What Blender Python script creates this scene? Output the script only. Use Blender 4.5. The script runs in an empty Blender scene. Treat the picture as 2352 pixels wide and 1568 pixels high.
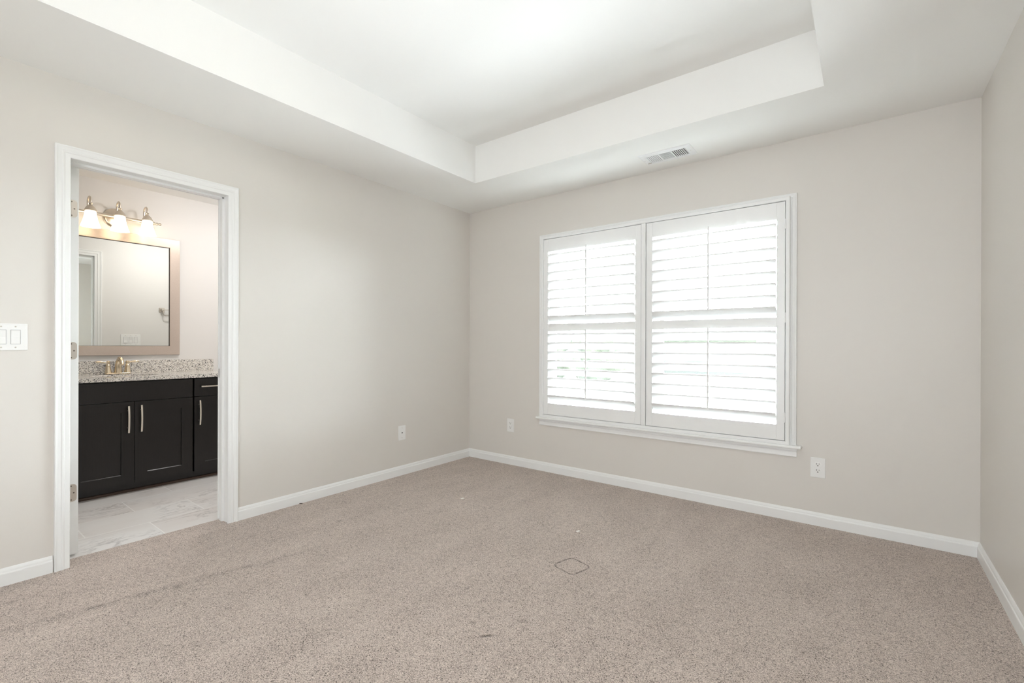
import bpy, bmesh, math, random
from mathutils import Vector, Matrix
random.seed(7)
PI = math.pi
S = bpy.context.scene
COL = S.collection

# ------------------------------------------------------------------ camera
F_PX, SX, SY = 1069.3883, -14.8486, 8.7784
YAW, PITCH, ROLL = 0.6572, -0.0006, 0.0030
fw = Vector((-math.sin(YAW)*math.cos(PITCH), math.cos(YAW)*math.cos(PITCH), math.sin(PITCH)))
rt = Vector((math.cos(YAW), math.sin(YAW), 0)); up = rt.cross(fw)
r2 = rt*math.cos(ROLL)+up*math.sin(ROLL); u2 = up*math.cos(ROLL)-rt*math.sin(ROLL)
cam = bpy.data.objects.new('camera', bpy.data.cameras.new('camera')); COL.objects.link(cam)
cam.data.sensor_width = 36.0; cam.data.sensor_fit = 'HORIZONTAL'
cam.data.lens = F_PX*36/2352
cam.data.shift_x = -SX/2352; cam.data.shift_y = SY/2352
cam.data.clip_start = 0.02
m = Matrix((r2, u2, -fw)).transposed().to_4x4(); m.translation = Vector((3.1526, -3.4927, 1.1188))
cam.matrix_world = m
S.camera = cam

# ------------------------------------------------------------------ world, lights, exposure
FRONT = (27.0, 27.0, 2.5, 150.0)   # radiance on the window side: paving below, mid lawn, horizon, sky
REAR = (8.8, 8.8)   # radiance of the far side of the house: sunlit ground, shaded sky
SHADE = 3.4        # glow of the vanity shades
BATHLAMP = 47.0   # glow of the added bathroom ceiling lamp
TRAYLAMP = 10.0   # glow of the bedroom ceiling lamp
S.view_settings.view_transform = 'Standard'; S.view_settings.look = 'None'
S.view_settings.gamma = 1.0; S.view_settings.use_curve_mapping = False
S.view_settings.exposure = 0.36
S.cycles.max_bounces = 12; S.cycles.diffuse_bounces = 8; S.cycles.glossy_bounces = 6
S.cycles.caustics_reflective = False; S.cycles.caustics_refractive = False
S.cycles.sample_clamp_indirect = 8.0
w = bpy.data.worlds.new('World'); S.world = w; w.use_nodes = True
nt = w.node_tree; nt.nodes.clear()
out = nt.nodes.new('ShaderNodeOutputWorld'); bg = nt.nodes.new('ShaderNodeBackground')
tc = nt.nodes.new('ShaderNodeTexCoord'); sep = nt.nodes.new('ShaderNodeSeparateXYZ')
mr = nt.nodes.new('ShaderNodeMapRange'); ramp = nt.nodes.new('ShaderNodeValToRGB')
nt.links.new(tc.outputs['Generated'], sep.inputs[0]); nt.links.new(sep.outputs['Z'], mr.inputs['Value'])
mr.inputs['From Min'].default_value = -1; mr.inputs['From Max'].default_value = 1
nt.links.new(mr.outputs['Result'], ramp.inputs['Fac'])
FM = max(max(FRONT), 1e-6)
el = ramp.color_ramp.elements
def rgb(v): return (0.885*v/FM, 0.95*v/FM, 1.0*v/FM, 1)
stops = ((0.11, FRONT[0]), (0.15, FRONT[1]), (0.28, FRONT[1]), (0.32, FRONT[2]), (0.49, FRONT[2]), (0.51, FRONT[3]))
el[0].position = stops[0][0]; el[0].color = rgb(stops[0][1]); el[1].position = stops[-1][0]; el[1].color = rgb(stops[-1][1])
for p_, v_ in stops[1:-1]:
    e = el.new(p_); e.color = rgb(v_)
# the far side of the house (y < 0) lies in even shade
m3 = nt.nodes.new('ShaderNodeMapRange'); m3.inputs['From Min'].default_value = -0.1; m3.inputs['From Max'].default_value = 0.1
nt.links.new(sep.outputs['Y'], m3.inputs['Value'])
sc_ = nt.nodes.new('ShaderNodeVectorMath'); sc_.operation = 'SCALE'; sc_.inputs['Scale'].default_value = FM; nt.links.new(ramp.outputs['Color'], sc_.inputs[0])
mxw = nt.nodes.new('ShaderNodeMix'); mxw.data_type = 'VECTOR'; mxw.clamp_factor = True
nt.links.new(m3.outputs['Result'], mxw.inputs[0]); rz = nt.nodes.new('ShaderNodeMapRange'); rz.inputs['From Min'].default_value = -0.05; rz.inputs['From Max'].default_value = 0.05
rz.inputs['To Min'].default_value = REAR[0]; rz.inputs['To Max'].default_value = REAR[1]; nt.links.new(sep.outputs['Z'], rz.inputs['Value'])
rc = nt.nodes.new('ShaderNodeVectorMath'); rc.operation = 'SCALE'; rc.inputs[0].default_value = (0.89, 0.95, 1.0); nt.links.new(rz.outputs['Result'], rc.inputs['Scale'])
nt.links.new(rc.outputs[0], mxw.inputs[4]); nt.links.new(sc_.outputs[0], mxw.inputs[5])
nt.links.new(mxw.outputs[1], bg.inputs['Color']); bg.inputs['Strength'].default_value = 1.0
nt.links.new(bg.outputs[0], out.inputs['Surface'])

def portal(name, loc, rot, sx, sy):
    l = bpy.data.lights.new(name, 'AREA'); l.shape = 'RECTANGLE'; l.size = sx; l.size_y = sy
    l.cycles.is_portal = True
    o = bpy.data.objects.new(name, l); COL.objects.link(o); o.location = loc; o.rotation_euler = rot
    return o
portal('window_daylight', (1.83, 0.16, 1.275), (-PI/2, 0, 0), 1.92, 1.62)     # faces -y, into the room

portal('rear_fill_daylight', (2.8, -5.37, 1.35), (PI/2, 0, 0), 1.45, 1.65)    # faces +y; fill light through the added rear window

# ------------------------------------------------------------------ materials
def mat(name, col, rough=0.5, metal=0.0, spec=0.5, emit=None, estr=0.0):
    mt = bpy.data.materials.new(name); mt.use_nodes = True
    b = mt.node_tree.nodes['Principled BSDF']
    b.inputs['Base Color'].default_value = (*col, 1); b.inputs['Roughness'].default_value = rough
    b.inputs['Metallic'].default_value = metal; b.inputs['Specular IOR Level'].default_value = spec
    if emit: b.inputs['Emission Color'].default_value = (*emit, 1); b.inputs['Emission Strength'].default_value = estr
    return mt
class NT:
    def __init__(s, mt): s.t = mt.node_tree; s.b = s.t.nodes['Principled BSDF']
    def n(s, typ, **kw):
        nd = s.t.nodes.new(typ)
        for k, v in kw.items():
            if k in nd.inputs: nd.inputs[k].default_value = v
            else: setattr(nd, k, v)
        return nd
    def l(s, a, b): s.t.links.new(a, b)
    def math(s, op, a, b=None, c=None):
        nd = s.t.nodes.new('ShaderNodeMath'); nd.operation = op
        for i, v in enumerate((a, b, c)):
            if v is None: continue
            if isinstance(v, (int, float)): nd.inputs[i].default_value = v
            else: s.l(v, nd.inputs[i])
        return nd.outputs[0]
    def ramp(s, fac, stops):
        r = s.t.nodes.new('ShaderNodeValToRGB'); e = r.color_ramp.elements
        e[0].position, e[0].color = stops[0][0], (*stops[0][1], 1)
        e[1].position, e[1].color = stops[-1][0], (*stops[-1][1], 1)
        for p, c in stops[1:-1]: k = e.new(p); k.color = (*c, 1)
        s.l(fac, r.inputs['Fac']); return r.outputs['Color']
    def pos(s): return s.n('ShaderNodeNewGeometry').outputs['Position']
    def mapping(s, vec, scale=(1,1,1), loc=(0,0,0), rot=(0,0,0)):
        mp = s.n('ShaderNodeMapping'); s.l(vec, mp.inputs['Vector'])
        mp.inputs['Scale'].default_value = scale; mp.inputs['Location'].default_value = loc; mp.inputs['Rotation'].default_value = rot
        return mp.outputs[0]
    def bump(s, h, strength, dist):
        bp = s.n('ShaderNodeBump', Strength=strength, Distance=dist); s.l(h, bp.inputs['Height']); s.l(bp.outputs[0], s.b.inputs['Normal'])

def paint(name, col, rough, scale=220, strength=0.06):
    mt = mat(name, col, rough, spec=0.5); k = NT(mt)
    nz = k.n('ShaderNodeTexNoise', Scale=scale, Detail=2.0); k.l(k.pos(), nz.inputs['Vector'])
    k.bump(nz.outputs['Fac'], strength, 0.002); return mt
M = {}
M['wall'] = paint('wall_paint', (0.72, 0.690, 0.652), 0.42)
M['bathwall'] = paint('bathroom_wall_paint', (0.78, 0.765, 0.745), 0.6)
M['ceil'] = paint('ceiling_paint', (0.88, 0.88, 0.865), 0.85)
M['trim'] = mat('trim_white_paint', (0.86, 0.865, 0.86), 0.33)
M['shutter'] = mat('shutter_white_lacquer', (0.87, 0.875, 0.875), 0.3)
M['plastic'] = mat('switch_white_plastic', (0.86, 0.86, 0.85), 0.3)
M['hole'] = mat('socket_black', (0.01, 0.01, 0.01), 0.6)
M['gap'] = mat('switch_gap_shade_grey', (0.42, 0.41, 0.40), 0.6)
M['duct'] = mat('duct_shade_grey', (0.10, 0.10, 0.10), 0.7)
M['ventwhite'] = mat('vent_white_enamel', (0.84, 0.85, 0.86), 0.35)
M['nickel'] = mat('brushed_nickel', (0.72, 0.66, 0.58), 0.3, 1.0)
M['pull'] = mat('satin_nickel_pull', (0.80, 0.74, 0.66), 0.32, 1.0)
M['gold'] = mat('champagne_faucet_metal', (0.80, 0.69, 0.52), 0.26, 1.0)
M['hinge'] = mat('satin_nickel_hinge', (0.62, 0.58, 0.53), 0.4, 1.0)
M['screw'] = mat('screw_dark_metal', (0.18, 0.16, 0.14), 0.4, 1.0)
M['porcelain'] = mat('white_porcelain', (0.85, 0.85, 0.84), 0.12)
M['toe'] = mat('brown_shoe_moulding', (0.060, 0.034, 0.022), 0.5)
M['shade'] = mat('lit_frosted_glass', (0.9, 0.88, 0.84), 0.4, emit=(1.0, 0.78, 0.52), estr=SHADE)
M['diffuser'] = mat('lit_white_diffuser', (0.9, 0.9, 0.88), 0.4, emit=(1.0, 0.97, 0.955), estr=BATHLAMP)
M['traylamp'] = mat('lit_warm_diffuser', (0.9, 0.88, 0.84), 0.4, emit=(1.0, 0.90, 0.78), estr=TRAYLAMP)
M['mirror'] = mat('mirror_glass', (0.86, 0.88, 0.85), 0.0, 1.0)
M['lip_shadow'] = mat('mirror_edge_shadow', (0.06, 0.045, 0.035), 0.5)
M['lint'] = mat('white_lint', (0.9, 0.88, 0.84), 0.9)
M['debris'] = mat('dark_debris', (0.05, 0.04, 0.03), 0.9)
M['vinyl'] = mat('window_vinyl', (0.85, 0.86, 0.86), 0.4)
# espresso cabinet
mt = mat('espresso_cabinet', (0.0105, 0.0085, 0.0075), 0.30, spec=0.45); k = NT(mt)
nz = k.n('ShaderNodeTexNoise', Scale=14.0, Detail=5.0); k.l(k.mapping(k.pos(), (9, 9, 0.8)), nz.inputs['Vector'])
k.l(k.ramp(nz.outputs['Fac'], [(0.3, (0.0058, 0.0048, 0.0045)), (0.7, (0.0095, 0.0075, 0.0068))]), k.b.inputs['Base Color']); M['cab'] = mt
# mirror frame, brushed taupe
mt = mat('brushed_taupe_frame', (0.58, 0.49, 0.42), 0.34, 0.5); k = NT(mt)
nz = k.n('ShaderNodeTexNoise', Scale=30.0, Detail=4.0); k.l(k.mapping(k.pos(), (1, 3, 14)), nz.inputs['Vector'])
k.l(k.ramp(nz.outputs['Fac'], [(0.3, (0.565, 0.48, 0.415)), (0.7, (0.605, 0.52, 0.455))]), k.b.inputs['Base Color']); M['frame'] = mt
# granite
mt = mat('speckled_granite', (0.7, 0.68, 0.64), 0.12); k = NT(mt); P = k.pos()
nz = k.n('ShaderNodeTexNoise', Scale=60.0, Detail=3.0); k.l(P, nz.inputs['Vector'])
dv = k.n('ShaderNodeVectorMath', operation='MULTIPLY_ADD'); k.l(nz.outputs['Color'], dv.inputs[0]); dv.inputs[1].default_value = (0.012,)*3; k.l(P, dv.inputs[2])
vo = k.n('ShaderNodeTexVoronoi', Scale=300.0); k.l(k.mapping(dv.outputs[0], (1, 0.55, 1.1), rot=(0.5, 0.3, 0.2)), vo.inputs['Vector'])
sp = k.n('ShaderNodeSeparateColor'); k.l(vo.outputs['Color'], sp.inputs[0])
rp = k.t.nodes.new('ShaderNodeValToRGB'); rp.color_ramp.interpolation = 'CONSTANT'
st = [(0.0, (0.026, 0.026, 0.028)), (0.10, (0.18, 0.175, 0.17)), (0.19, (0.42, 0.40, 0.37)), (0.32, (0.70, 0.66, 0.60)), (0.58, (0.86, 0.835, 0.79))]
e = rp.color_ramp.elements; e[0].position = 0; e[0].color = (*st[0][1], 1); e[1].position = st[-1][0]; e[1].color = (*st[-1][1], 1)
for p, c in st[1:-1]: q = e.new(p); q.color = (*c, 1)
k.l(sp.outputs['Red'], rp.inputs['Fac']); k.l(rp.outputs['Color'], k.b.inputs['Base Color']); M['granite'] = mt
# marble plank tile, 12 x 24 inch running bond along y
mt = mat('marble_floor_tile', (0.8, 0.78, 0.76), 0.22); k = NT(mt); P = k.pos()
sx = k.n('ShaderNodeSeparateXYZ'); k.l(P, sx.inputs[0])
cb = k.n('ShaderNodeCombineXYZ'); k.l(k.math('ADD', sx.outputs['Y'], 2.237+6.1), cb.inputs['X']); k.l(k.math('ADD', sx.outputs['X'], 1.01+3.05*2), cb.inputs['Y'])
br = k.n('ShaderNodeTexBrick', Scale=1.0); k.l(cb.outputs[0], br.inputs['Vector'])
br.inputs['Brick Width'].default_value = 0.61; br.inputs['Row Height'].default_value = 0.305; br.inputs['Mortar Size'].default_value = 0.0032
br.inputs['Mortar Smooth'].default_value = 0.1; br.offset = 0.5; br.inputs['Color1'].default_value = (0, 0, 0, 1); br.inputs['Color2'].default_value = (1, 1, 1, 1)
br.inputs['Mortar'].default_value = (0.5, 0.5, 0.5, 1)
off = k.n('ShaderNodeVectorMath', operation='MULTIPLY_ADD'); k.l(br.outputs['Color'], off.inputs[0]); off.inputs[1].default_value = (3.1, 5.7, 2.0); k.l(P, off.inputs[2])
wn = k.n('ShaderNodeTexNoise', Scale=3.4, Detail=8.0, Roughness=0.62, Distortion=1.4); k.l(k.mapping(off.outputs[0], (3.0, 0.9, 1), rot=(0, 0, 0.22)), wn.inputs['Vector'])
vein = k.math('ABSOLUTE', k.math('SUBTRACT', wn.outputs['Fac'], 0.5))
soft = k.n('ShaderNodeTexNoise', Scale=2.2, Detail=3.0); k.l(k.mapping(off.outputs[0], (1.6, 0.7, 1)), soft.inputs['Vector'])
base = k.ramp(soft.outputs['Fac'], [(0.3, (0.83, 0.80, 0.78)), (0.7, (0.90, 0.895, 0.885))])
vcol = k.ramp(vein, [(0.0, (0.66, 0.66, 0.68)), (0.010, (0.80, 0.79, 0.79)), (0.04, (1, 1, 1))])
gate = k.n('ShaderNodeTexNoise', Scale=2.7, Detail=1.0); k.l(off.outputs[0], gate.inputs['Vector'])
gf = k.n('ShaderNodeMapRange'); k.l(gate.outputs['Fac'], gf.inputs['Value']); gf.inputs['From Min'].default_value = 0.46; gf.inputs['From Max'].default_value = 0.66
mx = k.n('ShaderNodeMix', data_type='RGBA', blend_type='MULTIPLY'); k.l(gf.outputs[0], mx.inputs['Factor']); k.l(base, mx.inputs['A']); k.l(vcol, mx.inputs['B'])
m2 = k.n('ShaderNodeMix', data_type='RGBA'); k.l(br.outputs['Fac'], m2.inputs['Factor']); k.l(mx.outputs['Result'], m2.inputs['A']); m2.inputs['B'].default_value = (0.97, 0.965, 0.95, 1)
k.l(m2.outputs['Result'], k.b.inputs['Base Color']); k.bump(k.math('SUBTRACT', 1.0, br.outputs['Fac']), 0.25, 0.002); M['tile'] = mt
# carpet: cut pile tufts, mottled, with a pile ridge, a square dent and small dents
def carpet():
    mt = mat('taupe_cut_pile_carpet', (0.45, 0.38, 0.33), 0.95, spec=0.1); k = NT(mt); P = k.pos()
    k.b.inputs['Sheen Weight'].default_value = 0.25; k.b.inputs['Sheen Roughness'].default_value = 0.6
    sx = k.n('ShaderNodeSeparateXYZ'); k.l(P, sx.inputs[0]); X, Y = sx.outputs['X'], sx.outputs['Y']
    wob = k.n('ShaderNodeTexNoise', Scale=150.0, Detail=1.0); k.l(P, wob.inputs['Vector'])
    dv = k.n('ShaderNodeVectorMath', operation='MULTIPLY_ADD'); k.l(wob.outputs['Color'], dv.inputs[0]); dv.inputs[1].default_value = (0.012,)*3; k.l(P, dv.inputs[2])
    t1 = k.n('ShaderNodeTexNoise', Scale=290.0, Detail=2.5, Roughness=0.6); k.l(dv.outputs[0], t1.inputs['Vector'])
    vo = k.n('ShaderNodeTexVoronoi', Scale=240.0); k.l(dv.outputs[0], vo.inputs['Vector'])
    tuft = k.math('ADD', k.math('MULTIPLY', t1.outputs['Fac'], 0.75), k.math('MULTIPLY', k.math('SUBTRACT', 0.9, vo.outputs['Distance']), 0.3))
    mot = k.n('ShaderNodeTexNoise', Scale=5.0, Detail=4.0, Roughness=0.6); k.l(k.mapping(P, (1.2, 0.5, 1), rot=(0, 0, 0.35)), mot.inputs['Vector'])
    med = k.n('ShaderNodeTexNoise', Scale=38.0, Detail=2.0); k.l(P, med.inputs['Vector'])
    # pile ridge: a vacuum line running beside the doorway
    lw = k.n('ShaderNodeTexNoise', Scale=6.0, Detail=2.0); k.l(P, lw.inputs['Vector'])
    def ridge(x0, y0, x1, y1, width):
        dx, dy = x1-x0, y1-y0; L = math.hypot(dx, dy); nx, ny = -dy/L, dx/L
        d = k.math('ADD', k.math('MULTIPLY', k.math('SUBTRACT', X, x0), nx), k.math('MULTIPLY', k.math('SUBTRACT', Y, y0), ny))
        d = k.math('ADD', d, k.math('MULTIPLY', k.math('SUBTRACT', lw.outputs['Fac'], 0.5), 0.085))
        tt = k.math('ADD', k.math('MULTIPLY', k.math('SUBTRACT', X, x0), dx/L/L), k.math('MULTIPLY', k.math('SUBTRACT', Y, y0), dy/L/L))
        win = k.math('MULTIPLY', k.math('SMOOTH_MIN', 1.0, k.math('MAXIMUM', k.math('MULTIPLY', k.math('ADD', tt, 0.1), 4.0), 0.0), 0.1),
                     k.math('SMOOTH_MIN', 1.0, k.math('MAXIMUM', k.math('MULTIPLY', k.math('SUBTRACT', 1.15, tt), 3.0), 0.0), 0.1))
        gz = k.math('EXPONENT', k.math('MULTIPLY', k.math('MULTIPLY', d, d), -1.0/(width*width)))
        return k.math('MULTIPLY', gz, win)
    rg = k.math('ADD', ridge(0.50, -3.25, 0.765, -2.165, 0.024), k.math('MULTIPLY', ridge(0.222, -3.32, 0.245, -3.12, 0.016), 0.7))
    rgn = k.n('ShaderNodeTexNoise', Scale=22.0, Detail=2.0); k.l(P, rgn.inputs['Vector'])
    rgm = k.math('MAXIMUM', k.math('MULTIPLY', k.math('SUBTRACT', rgn.outputs['Fac'], 0.26), 1.5), 0.0)
    # square imprint with rounded corners
    def imprint(cx, cy, ang, half, rad):
        c, s_ = math.cos(ang), math.sin(ang)
        u = k.math('ABSOLUTE', k.math('ADD', k.math('MULTIPLY', k.math('SUBTRACT', X, cx), c), k.math('MULTIPLY', k.math('SUBTRACT', Y, cy), s_)))
        v = k.math('ABSOLUTE', k.math('ADD', k.math('MULTIPLY', k.math('SUBTRACT', X, cx), -s_), k.math('MULTIPLY', k.math('SUBTRACT', Y, cy), c)))
        a = k.math('MAXIMUM', k.math('SUBTRACT', u, half-rad), 0.0); b = k.math('MAXIMUM', k.math('SUBTRACT', v, half-rad), 0.0)
        d = k.math('SUBTRACT', k.math('SQRT', k.math('ADD', k.math('MULTIPLY', a, a), k.math('MULTIPLY', b, b))), rad)
        return k.math('EXPONENT', k.math('MULTIPLY', k.math('MULTIPLY', d, d), -1.0/(0.0042**2)))
    def spot(cx, cy, rx, ry, ang=0.0):
        c, s_ = math.cos(ang), math.sin(ang)
        u = k.math('ADD', k.math('MULTIPLY', k.math('SUBTRACT', X, cx), c), k.math('MULTIPLY', k.math('SUBTRACT', Y, cy), s_))
        v = k.math('ADD', k.math('MULTIPLY', k.math('SUBTRACT', X, cx), -s_), k.math('MULTIPLY', k.math('SUBTRACT', Y, cy), c))
        q = k.math('ADD', k.math('MULTIPLY', k.math('MULTIPLY', u, u), 1/rx/rx), k.math('MULTIPLY', k.math('MULTIPLY', v, v), 1/ry/ry))
        return k.math('EXPONENT', k.math('MULTIPLY', q, -1.0))
    dent = imprint(1.980, -1.418, -0.26, 0.068, 0.030)
    dn = None
    for a in ((2.004, -2.118, 0.024, 0.007, 0.75, 1.0), (2.055, -1.952, 0.016, 0.010, 0.6, 0.45), (1.904, -2.088, 0.016, 0.010, 0.6, 0.4), (0.515, -1.80, 0.018, 0.010, 0.6, 0.5), (0.478, -0.506, 0.02, 0.010, 0.5, 0.5)):
        q = k.math('MULTIPLY', spot(*a[:5]), a[5]); dn = q if dn is None else k.math('ADD', dn, q)
    mark = k.math('MINIMUM', k.math('ADD', k.math('MULTIPLY', k.math('MULTIPLY', dent, k.math('ADD', rgm, 0.25)), 1.1), k.math('ADD', dn, k.math('MULTIPLY', k.math('MULTIPLY', rg, rgm), 0.55))), 1.0)
    fac = k.math('ADD', tuft, k.math('ADD', k.math('MULTIPLY', k.math('SUBTRACT', mot.outputs['Fac'], 0.5), 0.10), k.math('MULTIPLY', k.math('SUBTRACT', med.outputs['Fac'], 0.5), 0.10)))
    fac = k.math('SUBTRACT', fac, k.math('MULTIPLY', mark, 0.20))  # shade in the dents and along the ridge put into the colour
    colr = k.ramp(fac, [(0.34, (0.10, 0.074, 0.060)), (0.44, (0.375, 0.306, 0.266)), (0.55, (0.61, 0.512, 0.453)), (0.72, (0.84, 0.735, 0.665))])
    k.l(colr, k.b.inputs['Base Color'])
    h = k.math('SUBTRACT', tuft, k.math('MULTIPLY', mark, 1.2))
    k.bump(h, 0.55, 0.006)
    return mt
M['carpet'] = carpet()
# thin window glass
mt = bpy.data.materials.new('window_glass'); mt.use_nodes = True; t = mt.node_tree; t.nodes.clear()
o_ = t.nodes.new('ShaderNodeOutputMaterial'); mxs = t.nodes.new('ShaderNodeMixShader'); tr = t.nodes.new('ShaderNodeBsdfTransparent'); gl = t.nodes.new('ShaderNodeBsdfGlossy')
gl.inputs['Roughness'].default_value = 0.0; tr.inputs['Color'].default_value = (0.97, 0.985, 0.98, 1); fr = t.nodes.new('ShaderNodeFresnel'); fr.inputs['IOR'].default_value = 1.45
t.links.new(fr.outputs[0], mxs.inputs[0]); t.links.new(tr.outputs[0], mxs.inputs[1]); t.links.new(gl.outputs[0], mxs.inputs[2]); t.links.new(mxs.outputs[0], o_.inputs['Surface']); M['glass'] = mt

# ------------------------------------------------------------------ mesh helpers
class MB:
    def __init__(s): s.bm = bmesh.new()
    def box(s, x0, x1, y0, y1, z0, z1, bev=0.0, seg=2):
        r = bmesh.ops.create_cube(s.bm, size=1.0); vs = r['verts']
        for v in vs: v.co = Vector(((x0+x1)/2+v.co.x*(x1-x0), (y0+y1)/2+v.co.y*(y1-y0), (z0+z1)/2+v.co.z*(z1-z0)))
        if bev > 0:
            es = list({e for v in vs for e in v.link_edges})
            bmesh.ops.bevel(s.bm, geom=es, offset=bev, segments=seg, profile=0.5, affect='EDGES')
        return s
    def quad(s, *ps): s.bm.faces.new([s.bm.verts.new(Vector(p)) for p in ps]); return s
    def sweep(s, path, prof, N, closed=False, t0=None, t1=None):
        path = [Vector(p) for p in path]; N = Vector(N).normalized(); n = len(path); rings = []
        for i, p in enumerate(path):
            if closed: ta, tb = (p-path[i-1]).normalized(), (path[(i+1) % n]-p).normalized()
            else:
                ta = (p-path[i-1]).normalized() if i > 0 else (Vector(t0) if t0 else (path[1]-p).normalized())
                tb = (path[i+1]-p).normalized() if i < n-1 else (Vector(t1) if t1 else (p-path[i-1]).normalized())
            sa, sb = N.cross(ta), N.cross(tb); mm = (sa+sb)/(1+sa.dot(sb))
            rings.append([s.bm.verts.new(p+mm*a+N*b) for a, b in prof])
        k = len(prof)
        for i in range(n if closed else n-1):
            A, B = rings[i], rings[(i+1) % n]
            for j in range(k): s.bm.faces.new((A[j], A[(j+1) % k], B[(j+1) % k], B[j]))
        if not closed: s.bm.faces.new(rings[0][::-1]); s.bm.faces.new(rings[-1])
        return s
    def lathe(s, o, axis, prof, seg=24):
        o = Vector(o); ax = Vector(axis).normalized(); a = ax.orthogonal().normalized(); b = ax.cross(a); rings = []
        for r, h in prof:
            if r < 1e-6: rings.append([s.bm.verts.new(o+ax*h)])
            else: rings.append([s.bm.verts.new(o+ax*h+(a*math.cos(2*PI*i/seg)+b*math.sin(2*PI*i/seg))*r) for i in range(seg)])
        for A, B in zip(rings, rings[1:]):
            for i in range(seg):
                j = (i+1) % seg
                if len(A) == 1 and len(B) == 1: continue
                if len(A) == 1: s.bm.faces.new((A[0], B[i], B[j]))
                elif len(B) == 1: s.bm.faces.new((A[i], B[0], A[j]))
                else: s.bm.faces.new((A[i], B[i], B[j], A[j]))
        return s
    def tube(s, pts, rad, seg=12):
        pts = [Vector(p) for p in pts]; rs = rad if isinstance(rad, (list, tuple)) else [rad]*len(pts); rings = []; ref = None
        for i, p in enumerate(pts):
            t = ((pts[min(i+1, len(pts)-1)]-p).normalized()+(p-pts[max(i-1, 0)]).normalized()).normalized()
            if ref is None: ref = t.orthogonal().normalized()
            ref = (ref-t*ref.dot(t)).normalized(); b = t.cross(ref)
            rings.append([s.bm.verts.new(p+(ref*math.cos(2*PI*j/seg)+b*math.sin(2*PI*j/seg))*rs[i]) for j in range(seg)])
        for A, B in zip(rings, rings[1:]):
            for j in range(seg): s.bm.faces.new((A[j], A[(j+1) % seg], B[(j+1) % seg], B[j]))
        s.bm.faces.new(rings[0][::-1]); s.bm.faces.new(rings[-1]); return s
    def build(s, name, m, parent=None, smooth=False):
        bmesh.ops.recalc_face_normals(s.bm, faces=s.bm.faces[:])
        me = bpy.data.meshes.new(name); s.bm.to_mesh(me); s.bm.free()
        me.materials.append(M[m] if isinstance(m, str) else m)
        if smooth:
            for p in me.polygons: p.use_smooth = True
            me.set_sharp_from_angle(angle=math.radians(38))
        o = bpy.data.objects.new(name, me); COL.objects.link(o)
        if parent:
            o.parent = parent
            w_ = Vector((0, 0, 0)); q = parent
            while q: w_ += q.location; q = q.parent
            o.location = -w_
        return o
def tag(o, label, cat, group=None):
    o['label'] = label; o['category'] = cat
    if group: o['group'] = group
    return o
def thing(name, loc, label, cat, group=None):
    o = bpy.data.objects.new(name, None); COL.objects.link(o); o.location = loc; o.empty_display_size = 0.1
    return tag(o, label, cat, group)
def struct(o, label=None):
    o['kind'] = 'structure'
    if label: o['label'] = label
    return o

# ------------------------------------------------------------------ the room (x right along the window wall, y towards the window, z up)
H = 2.44; W = 3.6395; YR = -5.20; TZ = 2.742; WT = 0.135
BX = -1.73; BY0, BY1 = -3.75, -0.95           # bathroom
DY0, DY1, DZ = -2.996, -2.234, 2.056          # rough door opening (jamb lines it)
WX0, WX1, WZ0, WZ1 = 0.885, 2.775, 0.475, 2.072  # window opening
# floors
b = MB(); nx, ny = 1, 1
b.quad((-0.115, YR, 0), (W, YR, 0), (W, 0, 0), (-0.115, 0, 0)); struct(b.build('floor', 'carpet'), 'taupe cut pile carpet over the whole bedroom floor')
b = MB(); b.box(BX, -0.115, BY0, BY1, -0.03, 0.0); struct(b.build('floor_bathroom', 'tile'), 'white marble look plank tiles on the bathroom floor')
# ceiling with a tray recess
TX0, TX1, TY0, TY1 = 0.628, 2.985, -4.57, -0.632
b = MB()
o4 = [(0, YR), (W, YR), (W, 0), (0, 0)]; i4 = [(TX0, TY0), (TX1, TY0), (TX1, TY1), (TX0, TY1)]
for i in range(4):
    j = (i+1) % 4
    b.quad((*o4[i], H), (*o4[j], H), (*i4[j], H), (*i4[i], H)); b.quad((*i4[i], H), (*i4[j], H), (*i4[j], TZ), (*i4[i], TZ))
b.quad(*[(*p, TZ) for p in i4])
struct(b.build('ceiling', 'ceil'), 'white tray ceiling with a raised rectangular recess')
b = MB(); b.quad((BX, BY0, H), (-WT, BY0, H), (-WT, BY1, H), (BX, BY1, H)); struct(b.build('ceiling_bathroom', 'ceil'), 'white flat bathroom ceiling')
# walls
b = MB(); b.box(-WT+0.004, 0, YR, DY0, 0, H); b.box(-WT+0.004, 0, DY1, 0.0, 0, H); b.box(-WT+0.004, 0, DY0, DY1, DZ, H)
struct(b.build('wall_left', 'wall'), 'greige painted wall with the bathroom doorway')
b = MB(); b.box(-WT, W+0.1, 0, 0.14, 0, WZ0); b.box(-WT, W+0.1, 0, 0.14, WZ1, H); b.box(-WT, WX0, 0, 0.14, WZ0, WZ1); b.box(WX1, W+0.1, 0, 0.14, WZ0, WZ1)
struct(b.build('wall_back', 'wall'), 'greige painted wall around the shuttered window')
b = MB(); b.box(W, W+0.1, YR, 0, 0, H); struct(b.build('wall_right', 'wall'), 'greige painted wall on the right side')
RX0, RX1, RZ0, RZ1 = 2.1, 3.5, 0.55, 2.15
b = MB(); y0, y1 = YR-0.12, YR
b.box(-WT, W+0.1, y0, y1, 0, RZ0); b.box(-WT, W+0.1, y0, y1, RZ1, H); b.box(-WT, RX0, y0, y1, RZ0, RZ1); b.box(RX1, W+0.1, y0, y1, RZ0, RZ1)
struct(b.build('wall_rear', 'wall'), 'greige painted wall behind the camera')
b = MB(); b.box(BX-0.1, BX, BY0-0.1, BY1+0.1, 0, H); struct(b.build('wall_bathroom_back', 'bathwall'), 'pale bathroom wall behind the vanity mirror')
b = MB(); b.box(BX, -WT, BY0-0.1, BY0, 0, H); struct(b.build('wall_bathroom_left', 'bathwall'))
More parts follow.
